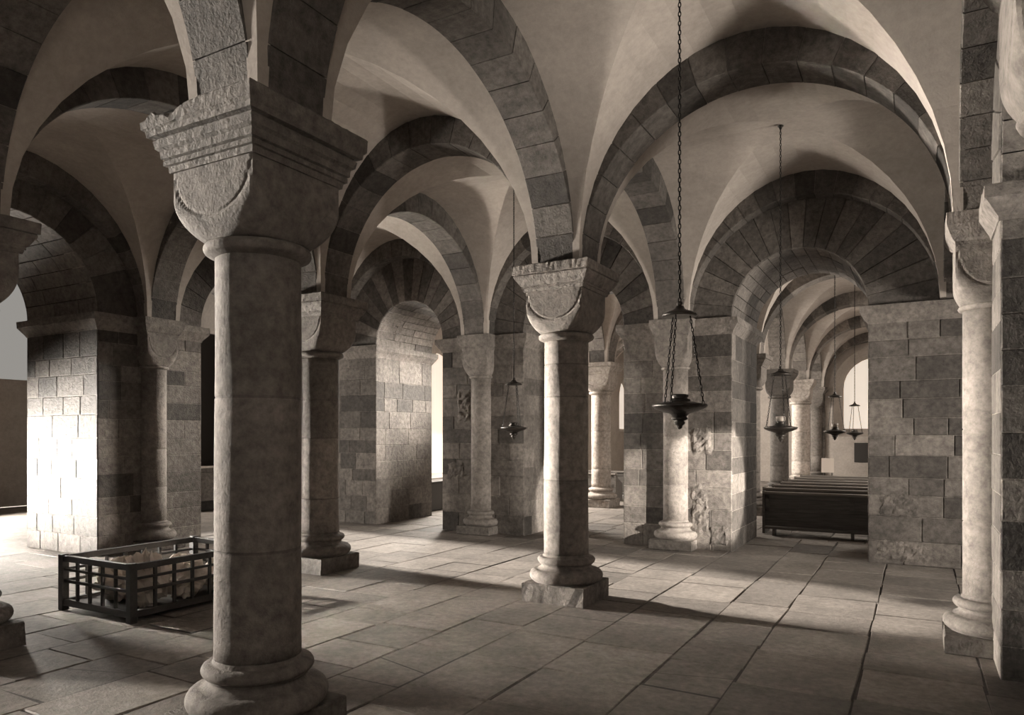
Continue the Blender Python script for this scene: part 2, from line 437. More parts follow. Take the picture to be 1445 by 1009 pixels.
# ------------------------------------------------------------------ the four free columns of the crypt
colA = make_column(-.03, YL[1], .24, 11, c=.36, joints=(1.12, 2.0), aba=ABAC_A, chipside=True)
tag(colA, 'massive dark front column with a chipped abacus and fluted mouldings', 'column', 'free columns with cushion capitals')
colB = make_column(0, 0, .24, 12, c=.46, joints=(1.3, 2.2, 2.55))
tag(colB, 'column in the middle of the crypt with a bright streak down its shaft', 'column', 'free columns with cushion capitals')
colC = make_column(XL[1], 0, .24, 13, c=.36, joints=(.95, 1.75, 2.25), drums=[.36, .44, .33, .3])
tag(colC, 'grey column standing just behind the dark front column', 'column', 'free columns with cushion capitals')
colD = make_column(XL[1], YL[1], .24, 14, c=.34)
tag(colD, 'column at the far edge beside the lattice crate', 'column', 'free columns with cushion capitals')

# ------------------------------------------------------------------ piers of the rear wall
def rough_patch(mb, hy, u0, u1, z0, z1, amp, rng, c0=.2, c1=.42, cell=.035):
    """area where the dressed face has broken away: irregular lumps, ragged outline"""
    nu, nz = max(4, int((u1 - u0) / cell)), max(4, int((z1 - z0) / cell)); b = len(mb.v)
    ph = [rng.uniform(0, 6.3) for _ in range(6)]
    for j in range(nz + 1):
        for i in range(nu + 1):
            a, q = i / nu, j / nz; u, z = u0 + (u1 - u0) * a, z0 + (z1 - z0) * q
            edge = min(1, 5 * min(a, 1 - a), 5 * min(q, 1 - q))
            h = .45 + .3 * math.sin(u * 31 + ph[0] + 2 * math.sin(z * 13 + ph[1])) * math.sin(z * 27 + ph[2]) + .35 * rng.random()
            e = rng.uniform(-.3, .3) * cell
            mb.v.append((u + e, -hy - (amp * max(0, h) * edge - .012 * (1 - edge) * (rng.random() < .8)), z + rng.uniform(-.3, .3) * cell))
    for j in range(nz):
        for i in range(nu):
            p = b + j * (nu + 1) + i; mb.f.append([p, p + 1, p + nu + 2, p + nu + 1])
            mb.c.append((c0 + (c1 - c0) * (.5 + .5 * math.sin(i * .55 + ph[3] + math.sin(j * .8)) * math.sin(j * .5 + ph[4]))) * rng.uniform(.85, 1.15)); mb.s.append(False)
def rubble(mb, hx, hy, rng):
    rough_patch(mb, hy, -.56, -.2, 1.98, 2.72, .05, rng, .22, .5)
    rough_patch(mb, hy, -.82, -.3, .9, 1.35, .025, rng, .2, .36)
def rubble2(mb, hx, hy, rng):
    rough_patch(mb, hy, .2, .56, .12, 1.15, .035, rng, .26, .42)
    rough_patch(mb, hy, .22, .6, 1.45, 1.95, .04, rng, .26, .4)
    rough_patch(mb, hy, .5, .86, .05, .42, .03, rng, .2, .32)
def rubble3(mb, hx, hy, rng):
    rough_patch(mb, hy, -hx + .01, -hx + .85, .02, .34, .04, rng, .3, .46)
    rough_patch(mb, hy, -hx + .05, -hx + .7, .62, 1.0, .03, rng, .2, .34)
Yw, Yb = YL[3], YL[3] + T
XO = -6.13
pL = make_pier(XL[0] - T, XO, Yw, Yb, 21, darkp=.12)
tag(pL, 'corner pier of coursed blocks left of the tall bright window opening', 'pier', 'masonry piers of the crypt walls')
p1 = make_pier(XL[1] - P, XL[1] + P, Yw, Yb, 22, [(XL[1], Yw, 0)], broken=rubble, darkp=.14, rough=.25)
tag(p1, 'stone pier with broken masonry patch and half column, behind the small hanging lamp', 'pier', 'masonry piers of the crypt walls')
p2 = make_pier(XL[2] - P, XL[2] + P, Yw, Yb, 23, [(XL[2], Yw, 0)], broken=rubble2, darkp=.3, rough=.15, mortar=.55)
tag(p2, 'stone pier with a pale half column and rough patches behind the largest lamp', 'pier', 'masonry piers of the crypt walls')
p3 = make_pier(2.76, XL[3] + T, Yw, Yb, 24, darkp=.3, rough=.3, broken=rubble3)
tag(p3, 'rough banded corner pier right of the pews opening', 'pier', 'masonry piers of the crypt walls')
# left wall piers
Xw, Xb = XL[0], XL[0] - T
p0 = make_pier(Xb, Xw, -P, P, 25, [(Xw, 0, PI / 2)], darkp=.4)
tag(p0, 'banded left wall pier with half column behind the lattice crate', 'pier', 'masonry piers of the crypt walls')
p4 = make_pier(Xb, Xw, YL[1] - P, YL[1] + P, 26, [(Xw, YL[1], PI / 2)], darkp=.4)
p5 = make_pier(Xb, Xw, YL[0] - .6, YL[0] + P, 27)
# right wall piers
Xr, Xs = XL[3], XL[3] + T
p6 = make_pier(Xr, Xs, -P, P, 28, [(Xr, 0, -PI / 2)], darkp=.35)
tag(p6, 'right wall pier with half column at the far right edge', 'pier', 'masonry piers of the crypt walls')
p7 = make_pier(Xr, Xs, YL[1] - P, YL[1] + P, 29, [(Xr, YL[1], -PI / 2)])
for q in (p4, p5, p7): tag(q, kind='structure')

# ------------------------------------------------------------------ walls above the piers
def wall_bay(parent, name, O, U, N, a, L, rng, n=15, lo=.22, hi=.34, darkp=.3, alt=None, so=(.3, .45, .1), both=True, off=0):
    """lunette with an arched opening of half width a, through a wall of thickness T"""
    mb = MB(); O, U, N = Vector(O), Vector(U), Vector(N); C_ = O + Vector((0, 0, SPR))
    vring(mb, C_, U, N, a, a, L / 2 + .1, VR + .15, n, rng, lo, hi, darkp, alt)
    soffit(mb, C_, U, N, a, a, T, 17, rng, *so)
    if both: vring(mb, C_ - N * T, U, -N, a, a, L / 2 + .1, VR + .15, n, rng, lo, hi, darkp, alt, back=True)
    return mb.build(name, M_STONE, parent)
rw = random.Random(77)
wb = empty('wall_back', (0, 0, 0)); tag(wb, kind='structure')
wall_bay(wb, 'lunette', ((XO + XL[1] - P) / 2, Yw, 0), (1, 0, 0), (0, -1, 0), (XL[1] - P - XO) / 2, 3.6, rw, 17, alt=[.2, .27, .2, .38, .2, .3], so=(.36, .5, .12))
wall_bay(wb, 'lunette', ((XL[1] + XL[2]) / 2, Yw, 0), (1, 0, 0), (0, -1, 0), 3.63 / 2 - P, 3.63, rw, 17)
wall_bay(wb, 'lunette', ((P + 2.76) / 2, Yw, 0), (1, 0, 0), (0, -1, 0), (2.76 - P) / 2, 3.9, rw, 19, alt=[.24, .32, .26, .23, .34])
wl = empty('wall_left', (0, 0, 0)); tag(wl, kind='structure')
for i in range(3):
    y0, y1 = YL[i], YL[i + 1]; wall_bay(wl, 'lunette', (Xw, (y0 + y1) / 2, 0), (0, 1, 0), (1, 0, 0), (y1 - y0) / 2 - P, y1 - y0, rw)
wr = empty('wall_right', (0, 0, 0)); tag(wr, kind='structure')
for i in (1, 2):
    y0, y1 = YL[i], YL[i + 1]; wall_bay(wr, 'lunette', (Xr, (y0 + y1) / 2, 0), (0, -1, 0), (-1, 0, 0), (y1 - y0) / 2 - P, y1 - y0, rw)
mb = MB(); ashlar(mb, (Xr, YL[1] - P, 0), (0, -1, 0), (0, 0, 1), YL[1] - P - YL[0] + .6, 6.2, rw)
mb.build('wall_right', M_STONE, wr)
mb = MB(); ashlar(mb, (Xs, YL[0], 0), (-1, 0, 0), (0, 0, 1), Xs - Xb, 6.2, rw)
tag(mb.build('wall_front', M_STONE), kind='structure')

# ------------------------------------------------------------------ vault bands
ra = random.Random(99)
def arch(c0, c1, label=None, parentname='arch', rise=1.64, cat='arch', group='stone arches of the crypt vault', **kw):
    mb, mid = band(c0, c1, None, rise, ra, **kw)
    o = mb.build(parentname, M_STONE, None, mid)
    if label: tag(o, label, cat, group)
    else: tag(o, kind='structure')
    return o
x0, x1, x2, x3 = XL; y0, y1, y2, y3 = YL
arch((x1, y2), (x2, y2), 'broad round arch between the middle column and the column behind the front one')
arch((x2, y2), (x3, y2), 'wide dark arch from the middle column across the upper right')
arch((x2, y1), (x2, y2), 'dark block arch rising from the middle column forward to the front column')
arch((x2, y2), (x2, y3), 'arch running back from the middle column to the pier behind the largest lamp')
arch((x1, y2), (x1, y3), 'arch running back from the second column to the pier with broken masonry')
arch((x0, y2), (x1, y2), 'arch from the left wall half column to the second column')
arch((x1, y1), (x1, y2), 'arch above the lattice crate ending on the second column')
arch((x1, y1), (x2, y1), 'arch springing left from the chipped abacus of the front column')
arch((x2, y1), (x3, y1), 'arch springing right from the dark front column above the picture centre')
arch((x0, y1), (x1, y1), parentname='trim_1'); arch((x1, y0), (x1, y1), parentname='trim_2'); arch((x2, y0), (x2, y1), parentname='trim_3')
G2 = 'wall arches above the openings'
fk = dict(w0=-.24, w1=.06, n=21, lo=.2, hi=.3, group=G2)
arch((x1, y3), (x0, y3), 'dark banded wall arch over the bright window opening', **{**fk, 'w0': -.06, 'w1': .24})
arch((x2, y3), (x1, y3), 'wall arch over the opening behind the middle column', **{**fk, 'w0': -.06, 'w1': .24})
arch((x3, y3), (x2, y3), 'large dark wall arch over the opening to the pews', **{**fk, 'w0': -.06, 'w1': .24})
arch((x0, y2), (x0, y3), 'left wall arch right of the banded pier', **fk)
arch((x0, y1), (x0, y2), 'left wall arch left of the banded pier', **fk)
arch((x0, y0), (x0, y1), parentname='trim_4', **fk)
arch((x3, y3), (x3, y2), 'right wall arch at the far right edge', **fk)
arch((x3, y2), (x3, y1), parentname='trim_5', **fk)
arch((x3, y1), (x3, y0), parentname='trim_6', **fk)
# vault webs
mb = MB()
for i in range(3):
    for j in range(3): vault(mb, XL[i], XL[i + 1], YL[j], YL[j + 1], .5)
tag(mb.build('ceiling', M_VAULT), kind='structure')

# ------------------------------------------------------------------ the nave beyond
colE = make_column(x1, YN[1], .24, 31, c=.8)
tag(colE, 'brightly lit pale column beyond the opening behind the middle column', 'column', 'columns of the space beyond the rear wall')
colF = make_column(x2, YN[2], .24, 32, c=.2)  # backlit shade put into the dark stone tone
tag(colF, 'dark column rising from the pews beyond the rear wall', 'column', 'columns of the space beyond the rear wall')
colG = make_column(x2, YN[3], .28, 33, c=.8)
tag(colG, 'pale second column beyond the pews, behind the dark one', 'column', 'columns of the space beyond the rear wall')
colI = make_column(x2, YN[1], .24, 36, c=.36)
tag(colI, kind='structure')
for yy, s in ((YN[2], 34), (YN[3], 35)):
    tag(make_column(x1, yy, .24, s, c=.4), kind='structure')
pe = make_pier(x2 - .3, x2 + .3, YN[4] - .1, YN[4] + .6, 41, [(x2, YN[4] - .1, 0)])
tag(pe, 'narrow end wall pier with half column beyond the pews', 'pier', 'columns of the space beyond the rear wall')
tn = 10
G3 = 'arches of the space beyond the rear wall'
labs = {(2, 1): 'nearest round arch seen through the pews opening', (2, 2): 'second round arch above the pews', (2, 3): 'third round arch above the pews',
        (1, 1): 'bright arch springing from the pale column beyond the middle opening'}
for j in (1, 2, 3):
    for i in range(3):
        l = labs.get((i, j)); arch((XL[i], YN[j]), (XL[i + 1], YN[j]), l, 'arch' if l else 'trim_%d' % tn, group=G3, n=17, lo=.3, hi=.5, darkp=.2); tn += 1
for j in range(4):
    for i in (1, 2):
        l = 'arch running back from the rear wall onto the pale column' if (i, j) == (1, 0) else None
        arch((XL[i], YN[j]), (XL[i], YN[j + 1]), l, 'arch' if l else 'trim_%d' % tn, group=G3, n=17, lo=.3, hi=.5, darkp=.2); tn += 1
arch((x3, YN[4]), (x2, YN[4]), 'wall arch round the far end window', w0=-.06, w1=.24, group=G3, lo=.3, hi=.5)
arch((x0, YN[1]), (x0, YN[0]), None, 'trim_%d' % tn, w0=-.06, w1=.24); tn += 1
mb = MB()
for i in range(3):
    for j in range(4): vault(mb, XL[i], XL[i + 1], YN[j], YN[j + 1], .55, N=18)
tag(mb.build('ceiling', M_VAULT), kind='structure')
def arched_wall(mb, mp, O, U, W, H, ops, rng, c=.5, N_=14, frame=None):
    """plaster wall with round-arched splayed windows: ops = [(centre, half width, sill, springing, depth, pane scale, outer slope)]"""
    O, U = Vector(O), Vector(U); Z = Vector((0, 0, 1)); Nn = U.cross(Z)
    def p(u, z, d=0): return O + U * u + Z * z - Nn * d
    x = 0
    for (uc, hw, sill, spr, dep, ps, slope) in ops:
        mb.quad(p(x, 0), p(uc - hw, 0), p(uc - hw, H), p(x, H), c)
        if sill > 0: mb.quad(p(uc - hw, 0), p(uc + hw, 0), p(uc + hw, sill), p(uc - hw, sill), c)
        arc = [(uc - hw * math.cos(PI * i / N_), spr + hw * math.sin(PI * i / N_)) for i in range(N_ + 1)]
        for a, b in zip(arc[:-1], arc[1:]): mb.quad(p(*a), p(*b), p(b[0], H), p(a[0], H), c)
        out = [(uc - hw, sill)] + arc + [(uc + hw, sill)]
        hw2 = hw * ps
        arc2 = [(uc - hw2 * math.cos(PI * i / N_), spr + hw2 * math.sin(PI * i / N_)) for i in range(N_ + 1)]
        inn = [(uc - hw2, sill + slope)] + arc2 + [(uc + hw2, sill + slope)]
        n = len(out)
        for i in range(n):
            a, b = i, (i + 1) % n
            mb.quad(p(*out[b]), p(*out[a]), p(*inn[a], dep), p(*inn[b], dep), c)
        mp.add([p(*q, dep) for q in inn], [tuple(range(n))], .8)
        x = uc + hw
    mb.quad(p(x, 0), p(W, 0), p(W, H), p(x, H), c)
rn = random.Random(5)
# side wall of the nave on the left, a window in every bay
mb, mp = MB(), MB()
ops = [(8.35 - YN[0], 1.0, .72, 3.1, .5, .86, .08)] + [((YN[j] + YN[j + 1]) / 2 - YN[0], 1.0, 1.95, 3.3, .6, .8, .3) for j in (1, 2)] + [(21.3 - YN[0], .93, 1.95, 3.3, .4, .86, .12)]
# wall runs in +Y seen from +X : U = +Y gives normal U x Z = +X
arched_wall(mb, mp, (x0, YN[0], 0), (0, 1, 0), YN[4] - YN[0] + .6, 6.0, ops, rn, .5)
tag(mb.build('wall_nave_left', M_VAULT), kind='structure')
mq = MB(); arched_wall(MB(), mq, (x0, YN[0], 0), (0, 1, 0), YN[4] - YN[0] + .6, 6.0, [ops[1], ops[2]], rn); mp.f = [mp.f[0], mp.f[3]]; mp.c = mp.c[:2]; mp.s = mp.s[:2]
tag(mp.build('window_1', M_PANE), kind='structure'); tag(mq.build('window_6', M_PANE_UNSEEN), kind='structure')
# end wall: normal -Y : U = +X
mb, mp = MB(), MB()
ops = [((x2 + x3) / 2 - x0 + .05, 1.42, 1.75, 3.6, .9, .8, .3)]
arched_wall(mb, mp, (x0, YN[4], 0), (1, 0, 0), x3 - x0 + .4, 6.0, ops, rn, .5)
tag(mb.build('wall_nave_end', M_VAULT), kind='structure')
tag(mp.build('window_2', M_PANE), kind='structure')
mb = MB(); mp = MB()
ops = [((YN[4] - (YN[j] + YN[j + 1]) / 2) + .6, 1.0, 1.95, 3.3, 1.0, .7, .45) for j in (3, 2, 1, 0)]
arched_wall(mb, mp, (x3 + .3, YN[4] + .6, 0), (0, -1, 0), YN[4] - YN[0] + .6, 6.0, ops, rn, .5)
tag(mb.build('wall_nave_right', M_VAULT), kind='structure')
tag(mp.build('unseen_window_3', M_PANE_UNSEEN), kind='structure')  # unseen windows added on this side, their glow lights the nave

# ------------------------------------------------------------------ transepts left and right (seen only through the openings)
def room(side, xa, xb, wins, panes, H, ya=-9.0, yb=6.0):
    s = 1 if xb > xa else -1
    mb, mp = MB(), MB()
    if s < 0: arched_wall(mb, mp, (xb, ya, 0), (0, 1, 0), yb - ya, H, [(w[0] - ya, *w[1:]) for w in wins], rn, .4)
    else: arched_wall(mb, mp, (xb, yb, 0), (0, -1, 0), yb - ya, H, [(yb - w[0], *w[1:]) for w in wins[::-1]], rn, .4)
    lo, hi = min(xa, xb), max(xa, xb)
    mb.quad((lo, ya, 0), (lo, ya, H), (hi, ya, H), (hi, ya, 0), .35); mb.quad((lo, yb, 0), (hi, yb, 0), (hi, yb, H), (lo, yb, H), .35)
    mb.quad((xa, ya, 4.9), (xa, yb, 4.9), (xa, yb, H), (xa, ya, H), .35)
    tag(mb.build('wall_transept_' + side, M_VAULT), kind='structure')
    if panes: tag(mp.build('window_4', M_PANE), kind='structure')
    mb = MB(); n = 10
    for i in range(n):
        xx0, xx1 = lo + (hi - lo) * i / n, lo + (hi - lo) * (i + 1) / n
        f = lambda x: H - .1 + 1.1 * math.sin(PI * (x - lo) / (hi - lo))
        mb.quad((xx0, ya, f(xx0)), (xx0, yb, f(xx0)), (xx1, yb, f(xx1)), (xx1, ya, f(xx1)), .4)
    tag(mb.build('ceiling', M_VAULT), kind='structure')
# open lancets on the sunny side: (centre, half width, sill, springing, depth, scale, slope)
room('left', Xb, Xb - 7.5, [(-6.6, .8, 2.6, 5.0, .5, .9, .1), (2.75, 1.3, 3.2, 6.4, .5, 1.0, .0)], False, 9.0)
room('right', Xs, Xs + 6, [(-6, .8, 2.0, 3.2, .8, .8, .3), (-1.5, .8, 2.0, 3.2, .8, .8, .3)], True, 5.8)
mb = MB(); mb.box(Xb + .1, Xs - .1, YL[0] - .8, YN[4] + .9, 6.25, 6.5); tag(mb.build('sun_leak_cover', M_STONE), kind='structure')  # unseen slab added above the vaults to keep sun from leaking in

# ------------------------------------------------------------------ floor
def flags(mb, xa, xb, ya, yb, rng, c=(.34, .5), roww=(.55, .8), ln=(.42, .95)):
    mb.quad((xa, ya, -.012), (xb, ya, -.012), (xb, yb, -.012), (xa, yb, -.012), .13)
    x = xa
    while x < xb - .01:
        w = rng.uniform(*roww); w = xb - x if xb - x - w < .3 else w
        y = ya - rng.random() * .8
        while y < yb:
            l = rng.uniform(*ln); g0, g1 = rng.uniform(.002, .007), rng.uniform(.002, .007)
            a, b = max(y, ya), min(y + l, yb)
            if b - a > .05:
                t = rng.uniform(*c) * (.75 if rng.random() < .15 else 1); z = rng.uniform(-.006, .0)
                jit = lambda: rng.uniform(-.011, .011)
                q = [(x + g0 + jit(), a + g1 + jit()), (x + w - g0 + jit(), a + g1 + jit()), (x + w - g0 + jit(), b - g1 + jit()), (x + g0 + jit(), b - g1 + jit())]
                tz = [z + rng.uniform(-.002, .002) for _ in q]
                cxm = sum(p_[0] for p_ in q) / 4; cym = sum(p_[1] for p_ in q) / 4
                sh = [(cxm + (px - cxm) * (1 - .012 / w), cym + (py - cym) * (1 - .012 / l)) for px, py in q]
                if rng.random() < .16 and b - a > .5 and xa < -7:
                    f0, f1 = rng.uniform(.25, .75), rng.uniform(.25, .75); gp = .006
                    L_, R_ = [sh[0][i_] + (sh[3][i_] - sh[0][i_]) * f0 for i_ in (0, 1)], [sh[1][i_] + (sh[2][i_] - sh[1][i_]) * f1 for i_ in (0, 1)]
                    mb.add([(*sh[0], tz[0]), (*sh[1], tz[1]), (R_[0], R_[1] - gp, tz[1]), (L_[0], L_[1] - gp, tz[0])], [(0, 1, 2, 3)], t)
                    mb.add([(L_[0], L_[1] + gp, tz[3]), (R_[0], R_[1] + gp, tz[2]), (*sh[2], tz[2]), (*sh[3], tz[3])], [(0, 1, 2, 3)], t * .95)
                    y += l; continue
                mb.add([(px, py, -.012) for px, py in q] + [(px, py, zz) for (px, py), zz in zip(sh, tz)],
                       [(4, 5, 6, 7), (0, 1, 5, 4), (1, 2, 6, 5), (2, 3, 7, 6), (3, 0, 4, 7)], t)
            y += l
        x += w
rf = random.Random(3)
mb = MB(); flags(mb, x0 - T, x3 + T, YL[0] - .7, Yb, rf); flags(mb, x0 - .2, x3 + .5, Yb, YN[4] + .8, rf)
mb.quad((Xb, -9.2, -.013), (Xb, 6.2, -.013), (Xb - 7.7, 6.2, -.013), (Xb - 7.7, -9.2, -.013), .45)
mb.quad((Xs, -9.2, -.013), (Xs + 6.2, -9.2, -.013), (Xs + 6.2, 6.2, -.013), (Xs, 6.2, -.013), .45)
tag(mb.build('floor', M_FLOOR), kind='structure')

# ------------------------------------------------------------------ hanging lamps
def make_lamp():
    e = empty('hanging_lamp', (0, 0, 0)); top = SPR + VR - .02; zc, zr = 2.66, 1.99
    mb = MB(); mb.lathe([(.0, top - .05), (.012, top - .045), (.02, top - .02), (.035, top - .008), (.035, top)], 14, .3); mb.build('ceiling_hook', M_IRON, e)
    mb = MB(); mb.chain((0, 0, top - .04), (0, 0, zc + .075), .042, .0042, .0095); mb.build('suspension_chain', M_IRON, e)
    mb = MB(); mb.lathe([(.0, zc + .085), (.018, zc + .08), (.022, zc + .065), (.014, zc + .052), (.03, zc + .045), (.036, zc + .03), (.05, zc + .02), (.085, zc + .008), (.118, zc - .008), (.125, zc - .02), (.118, zc - .026), (.06, zc - .02), (0, zc - .02)][::-1], 32, .3)
    mb.build('canopy', M_BRONZE, e)
    for k in range(3):
        a = 2 * PI * k / 3 + .45
        mb = MB(); mb.chain((.075 * math.cos(a), .075 * math.sin(a), zc - .02), (.17 * math.cos(a), .17 * math.sin(a), zr + .012), .036, .0034, .008); mb.build('chain', M_IRON, e)
    mb = MB()
    mb.lathe([(0, zr - .075), (.05, zr - .075), (.06, zr - .06), (.075, zr - .05), (.10, zr - .044), (.14, zr - .03), (.18, zr - .012), (.193, zr), (.196, zr + .01), (.19, zr + .016), (.165, zr + .018), (.13, zr + .026), (.095, zr + .032), (.085, zr + .036), (0, zr + .036)], 48, .3)
    bowl = mb.build('bowl', M_BRONZE, e)
    mb = MB(); mb.lathe([(0, zr + .034), (.07, zr + .034), (.078, zr + .042), (.072, zr + .052), (.055, zr + .058), (.062, zr + .07), (.064, zr + .082), (.045, zr + .088), (0, zr + .088)], 32, .3); mb.build('lid', M_BRONZE, e)
    mb = MB(); mb.lathe([(0, zr - .165), (.012, zr - .16), (.022, zr - .148), (.02, zr - .138), (.034, zr - .13), (.04, zr - .118), (.036, zr - .108), (.03, zr - .104), (.052, zr - .096), (.06, zr - .086), (.052, zr - .076), (0, zr - .076)], 24, .3); mb.build('finial', M_BRONZE, e)
    return e
lampA = make_lamp()
lamp_spots = [((x2 + x3) / 2 - .07, -2.1, 0, 'largest hanging bronze oil lamp, in front of the pier with the pale half column'),
              ((x2 + x3) / 2 - .04, 2.05, -.12, 'hanging oil lamp with a glass cup at the pews opening'),
              ((x1 + x2) / 2 - .05, 2.15, -.1, 'small hanging oil lamp left of the middle column'),
              (2.0, 7.6, -.13, 'small oil lamp above the pews, left one of the far pair'),
              (2.05, 11.75, -.15, 'smallest oil lamp above the pews, before the far window')]
cup = MB(); cup.lathe([(0, 2.065), (.045, 2.066), (.055, 2.09), (.058, 2.14), (.056, 2.142), (.052, 2.10), (0, 2.08)], 24, .8)
for i, (x, y, dz, lab) in enumerate(lamp_spots):
    o = lampA if i == 0 else copy_tree(lampA)
    o.location = (x, y, 0); tag(o, lab, 'lamp', 'hanging oil lamps')
    if dz:
        for ch in o.children:
            if ch.name.split('.')[0] in ('canopy', 'chain', 'bowl', 'lid', 'finial'): ch.location.z += dz
            if ch.name.startswith('suspension'):
                ch.scale.z = 1 - dz / (SPR + VR - .06 - 2.735); ch.location.z = (SPR + VR - .06) * (1 - ch.scale.z)
    o.rotation_euler.z = i * .5
    if i in (1, 3):
        c = cup.build('glass_cup', M_GLASS, o); c.location.z = dz - .005; c['label'] = 'clear glass cup'

# ------------------------------------------------------------------ pews
def make_pew(w):
    e = empty('pew', (0, 0, 0)); h = .765
    mb = MB(); mb.box(.0, w, .03, .055, .1, h - .05, .3, .004)
    for a, b in ((.03, .1), (w - .1, w - .03), (w / 2 - .04, w / 2 + .04)): mb.box(a, b, .012, .032, .40, h - .06, .3, .004)
    for z0_, z1_ in ((.40, .47), (h - .13, h - .05)): mb.box(.03, w - .03, .012, .031, z0_, z1_, .3, .004)
    mb.build('backrest', M_WOOD, e)
    mb = MB(); mb.box(-.01, w + .01, -.03, .085, h - .05, h, .3, .012); mb.build('top_rail', M_RAIL_LIT, e)['label'] = 'top rail with the light on it painted lighter'
    mb = MB(); mb.box(0, w, .06, .44, .42, .455, .3, .008); mb.build('seat', M_WOOD, e)
    for a in (-.02, w - .025):
        mb = MB(); pr = [(0, 0), (.5, 0), (.5, .4), (.45, .5), (.3, .56), (.16, .62), (.1, .775), (0, .775)]
        n = len(pr); mb.add([(a, p_[0] - .01, p_[1]) for p_ in pr] + [(a + .045, p_[0] - .01, p_[1]) for p_ in pr],
                            [tuple(range(n))[::-1], tuple(range(n, 2 * n))] + [(i, (i + 1) % n, n + (i + 1) % n, n + i) for i in range(n)], .3)
        mb.build('end_panel', M_WOOD, e)
    mb = MB(); mb.box(.06, w - .02, -.30, -.12, .12, .16, .3, .008)
    for a in (.2, w / 2, w - .25): mb.box(a, a + .05, -.28, -.14, 0, .12, .3)
    mb.build('kneeler', M_WOOD, e)
    return e
PG = 'pews beyond the rear wall'
names = ['nearest pew with a long panelled back, filling the opening', 'second pew from the front in the opening', 'third pew from the front in the opening',
         'fourth pew from the front in the opening', 'fifth pew from the front in the opening', 'sixth pew from the front in the opening', 'farthest pew beyond the opening, before the end wall']
pw = make_pew(2.95)
for i in range(7):
    o = pw if i == 0 else copy_tree(pw)
    o.location = (.9 if i == 0 else .72, 6.55 + 1.03 * i, 0); tag(o, names[i], 'pew', PG)
pw2 = make_pew(2.5)
for i, l in enumerate(['dark pew behind the bright column beyond the middle opening', 'dark pew behind another pew beyond the middle opening']):
    o = pw2 if i == 0 else copy_tree(pw2)
    o.location = (-6.3, 11.2 + 1.2 * i, 0); tag(o, l, 'pew', 'pews by the left windows')
# white board, dark plaque on the end wall
e = empty('lectern', (.62, 20.0, 0)); mb = MB(); mb.box(-.2, .2, -.02, .02, .5, 1.0, .7, .005); mb.build('panel', M_WHITE, e)
mb = MB(); mb.box(-.16, -.12, 0, .04, 0, .6); mb.box(.12, .16, 0, .04, 0, .6); mb.box(-.25, .25, -.12, .12, 0, .03); mb.build('stand', M_WOOD, e)
tag(e, 'small white upright panel standing beyond the pews', 'stand')
mb = MB(); mb.box(-.32, .32, -.05, 0, 0, .72, .3, .01); mb.box(-.26, .26, -.065, -.05, .06, .66, .3, .004)
tag(mb.build('wall_plaque', M_DARKW, None, (1.62, YN[4], .8)), 'dark rectangular plaque on the end wall under the far window', 'plaque')
# chest under the bright window
e = empty('chest', (-7.0, 7.6, 0)); mb = MB(); mb.box(-.18, .35, -.9, .9, 0, .66, .3, .01); mb.build('body', M_DARKW, e)
mb = MB(); mb.box(-.2, .38, -.93, .93, .66, .7, .3, .01); mb.build('lid', M_DARKW, e)
tag(e, 'dark chest under the tall bright window at the end of the passage', 'chest')
# altar in the left transept
e = empty('altar', (-11.9, 4.85, 0)); mb = MB(); mb.box(-.4, .4, -.85, .75, .22, .9, .36, .01); mb.build('block', M_STONE, e)
mb = MB(); mb.box(-.48, .48, -.93, .8, 0, .22, .08, .02); mb.build('foot_step', M_STONE, e)
mb = MB(); mb.box(-.5, .5, -.95, .85, .9, 1.0, .3, .02); mb.build('table_slab', M_STONE, e)
mb = MB(); mb.box(-.75, -.58, -1.0, .95, 0, 4.4, .3, .02); mb.build('shade_panel', M_DARKW, e)['label'] = 'tall added dark panel for the shaded niche'  # dark panel added in place of the shaded niche behind the altar
tag(e, 'stone altar table with added dark panel, in the opening right of the banded pier', 'altar')
mb = MB(); mb.box(-.3, .3, -.8, .7, 0, .03, .8, .006); tag(mb.build('altar_cloth', M_PAPER, None, (-11.9, 4.85, 1.0)), 'folded white cloth on the stone altar table', 'cloth')

# ------------------------------------------------------------------ lattice crate on the left
cx0, cx1, cy0, cy1, ch_ = -4.28, -3.15, -2.97, -1.45, .56
e = empty('lattice_crate', ((cx0 + cx1) / 2, (cy0 + cy1) / 2, 0)); ex, ey = e.location.x, e.location.y
hx, hy = (cx1 - cx0) / 2, (cy1 - cy0) / 2
for sx in (-1, 1):
    for sy in (-1, 1):
        mb = MB(); mb.box(sx * hx - .035, sx * hx + .035, sy * hy - .035, sy * hy + .035, 0, ch_ + .01, .3, .005); mb.build('post', M_CRATE, e)
def lattice(along, pos, n):
    mb = MB(); half = (hy if along == 'y' else hx) - .035
    def bx(a, b, z0, z1, d=.016):
        if along == 'y': mb.box(pos - d, pos + d, a, b, z0, z1, .3, .003)
        else: mb.box(a, b, pos - d, pos + d, z0, z1, .3, .003)
    bx(-half, half, ch_ - .06, ch_, .024); bx(-half, half, .05, .115, .022); bx(-half, half, .285, .315); bx(-half, half, .405, .43)
    for i in range(1, n): u = -half + 2 * half * i / n; bx(u - .015, u + .015, .11, ch_ - .05, .012)
    mb.build('lattice_side', M_CRATE, e)
lattice('y', hx, 7); lattice('y', -hx, 7); lattice('x', hy, 5); lattice('x', -hy, 5)
mb = MB(); mb.box(-hx, hx, -hy, hy, .06, .085, .3); mb.build('bottom', M_CRATE, e)
tag(e, 'low dark lattice crate full of crumpled paper, left of the front column', 'crate')
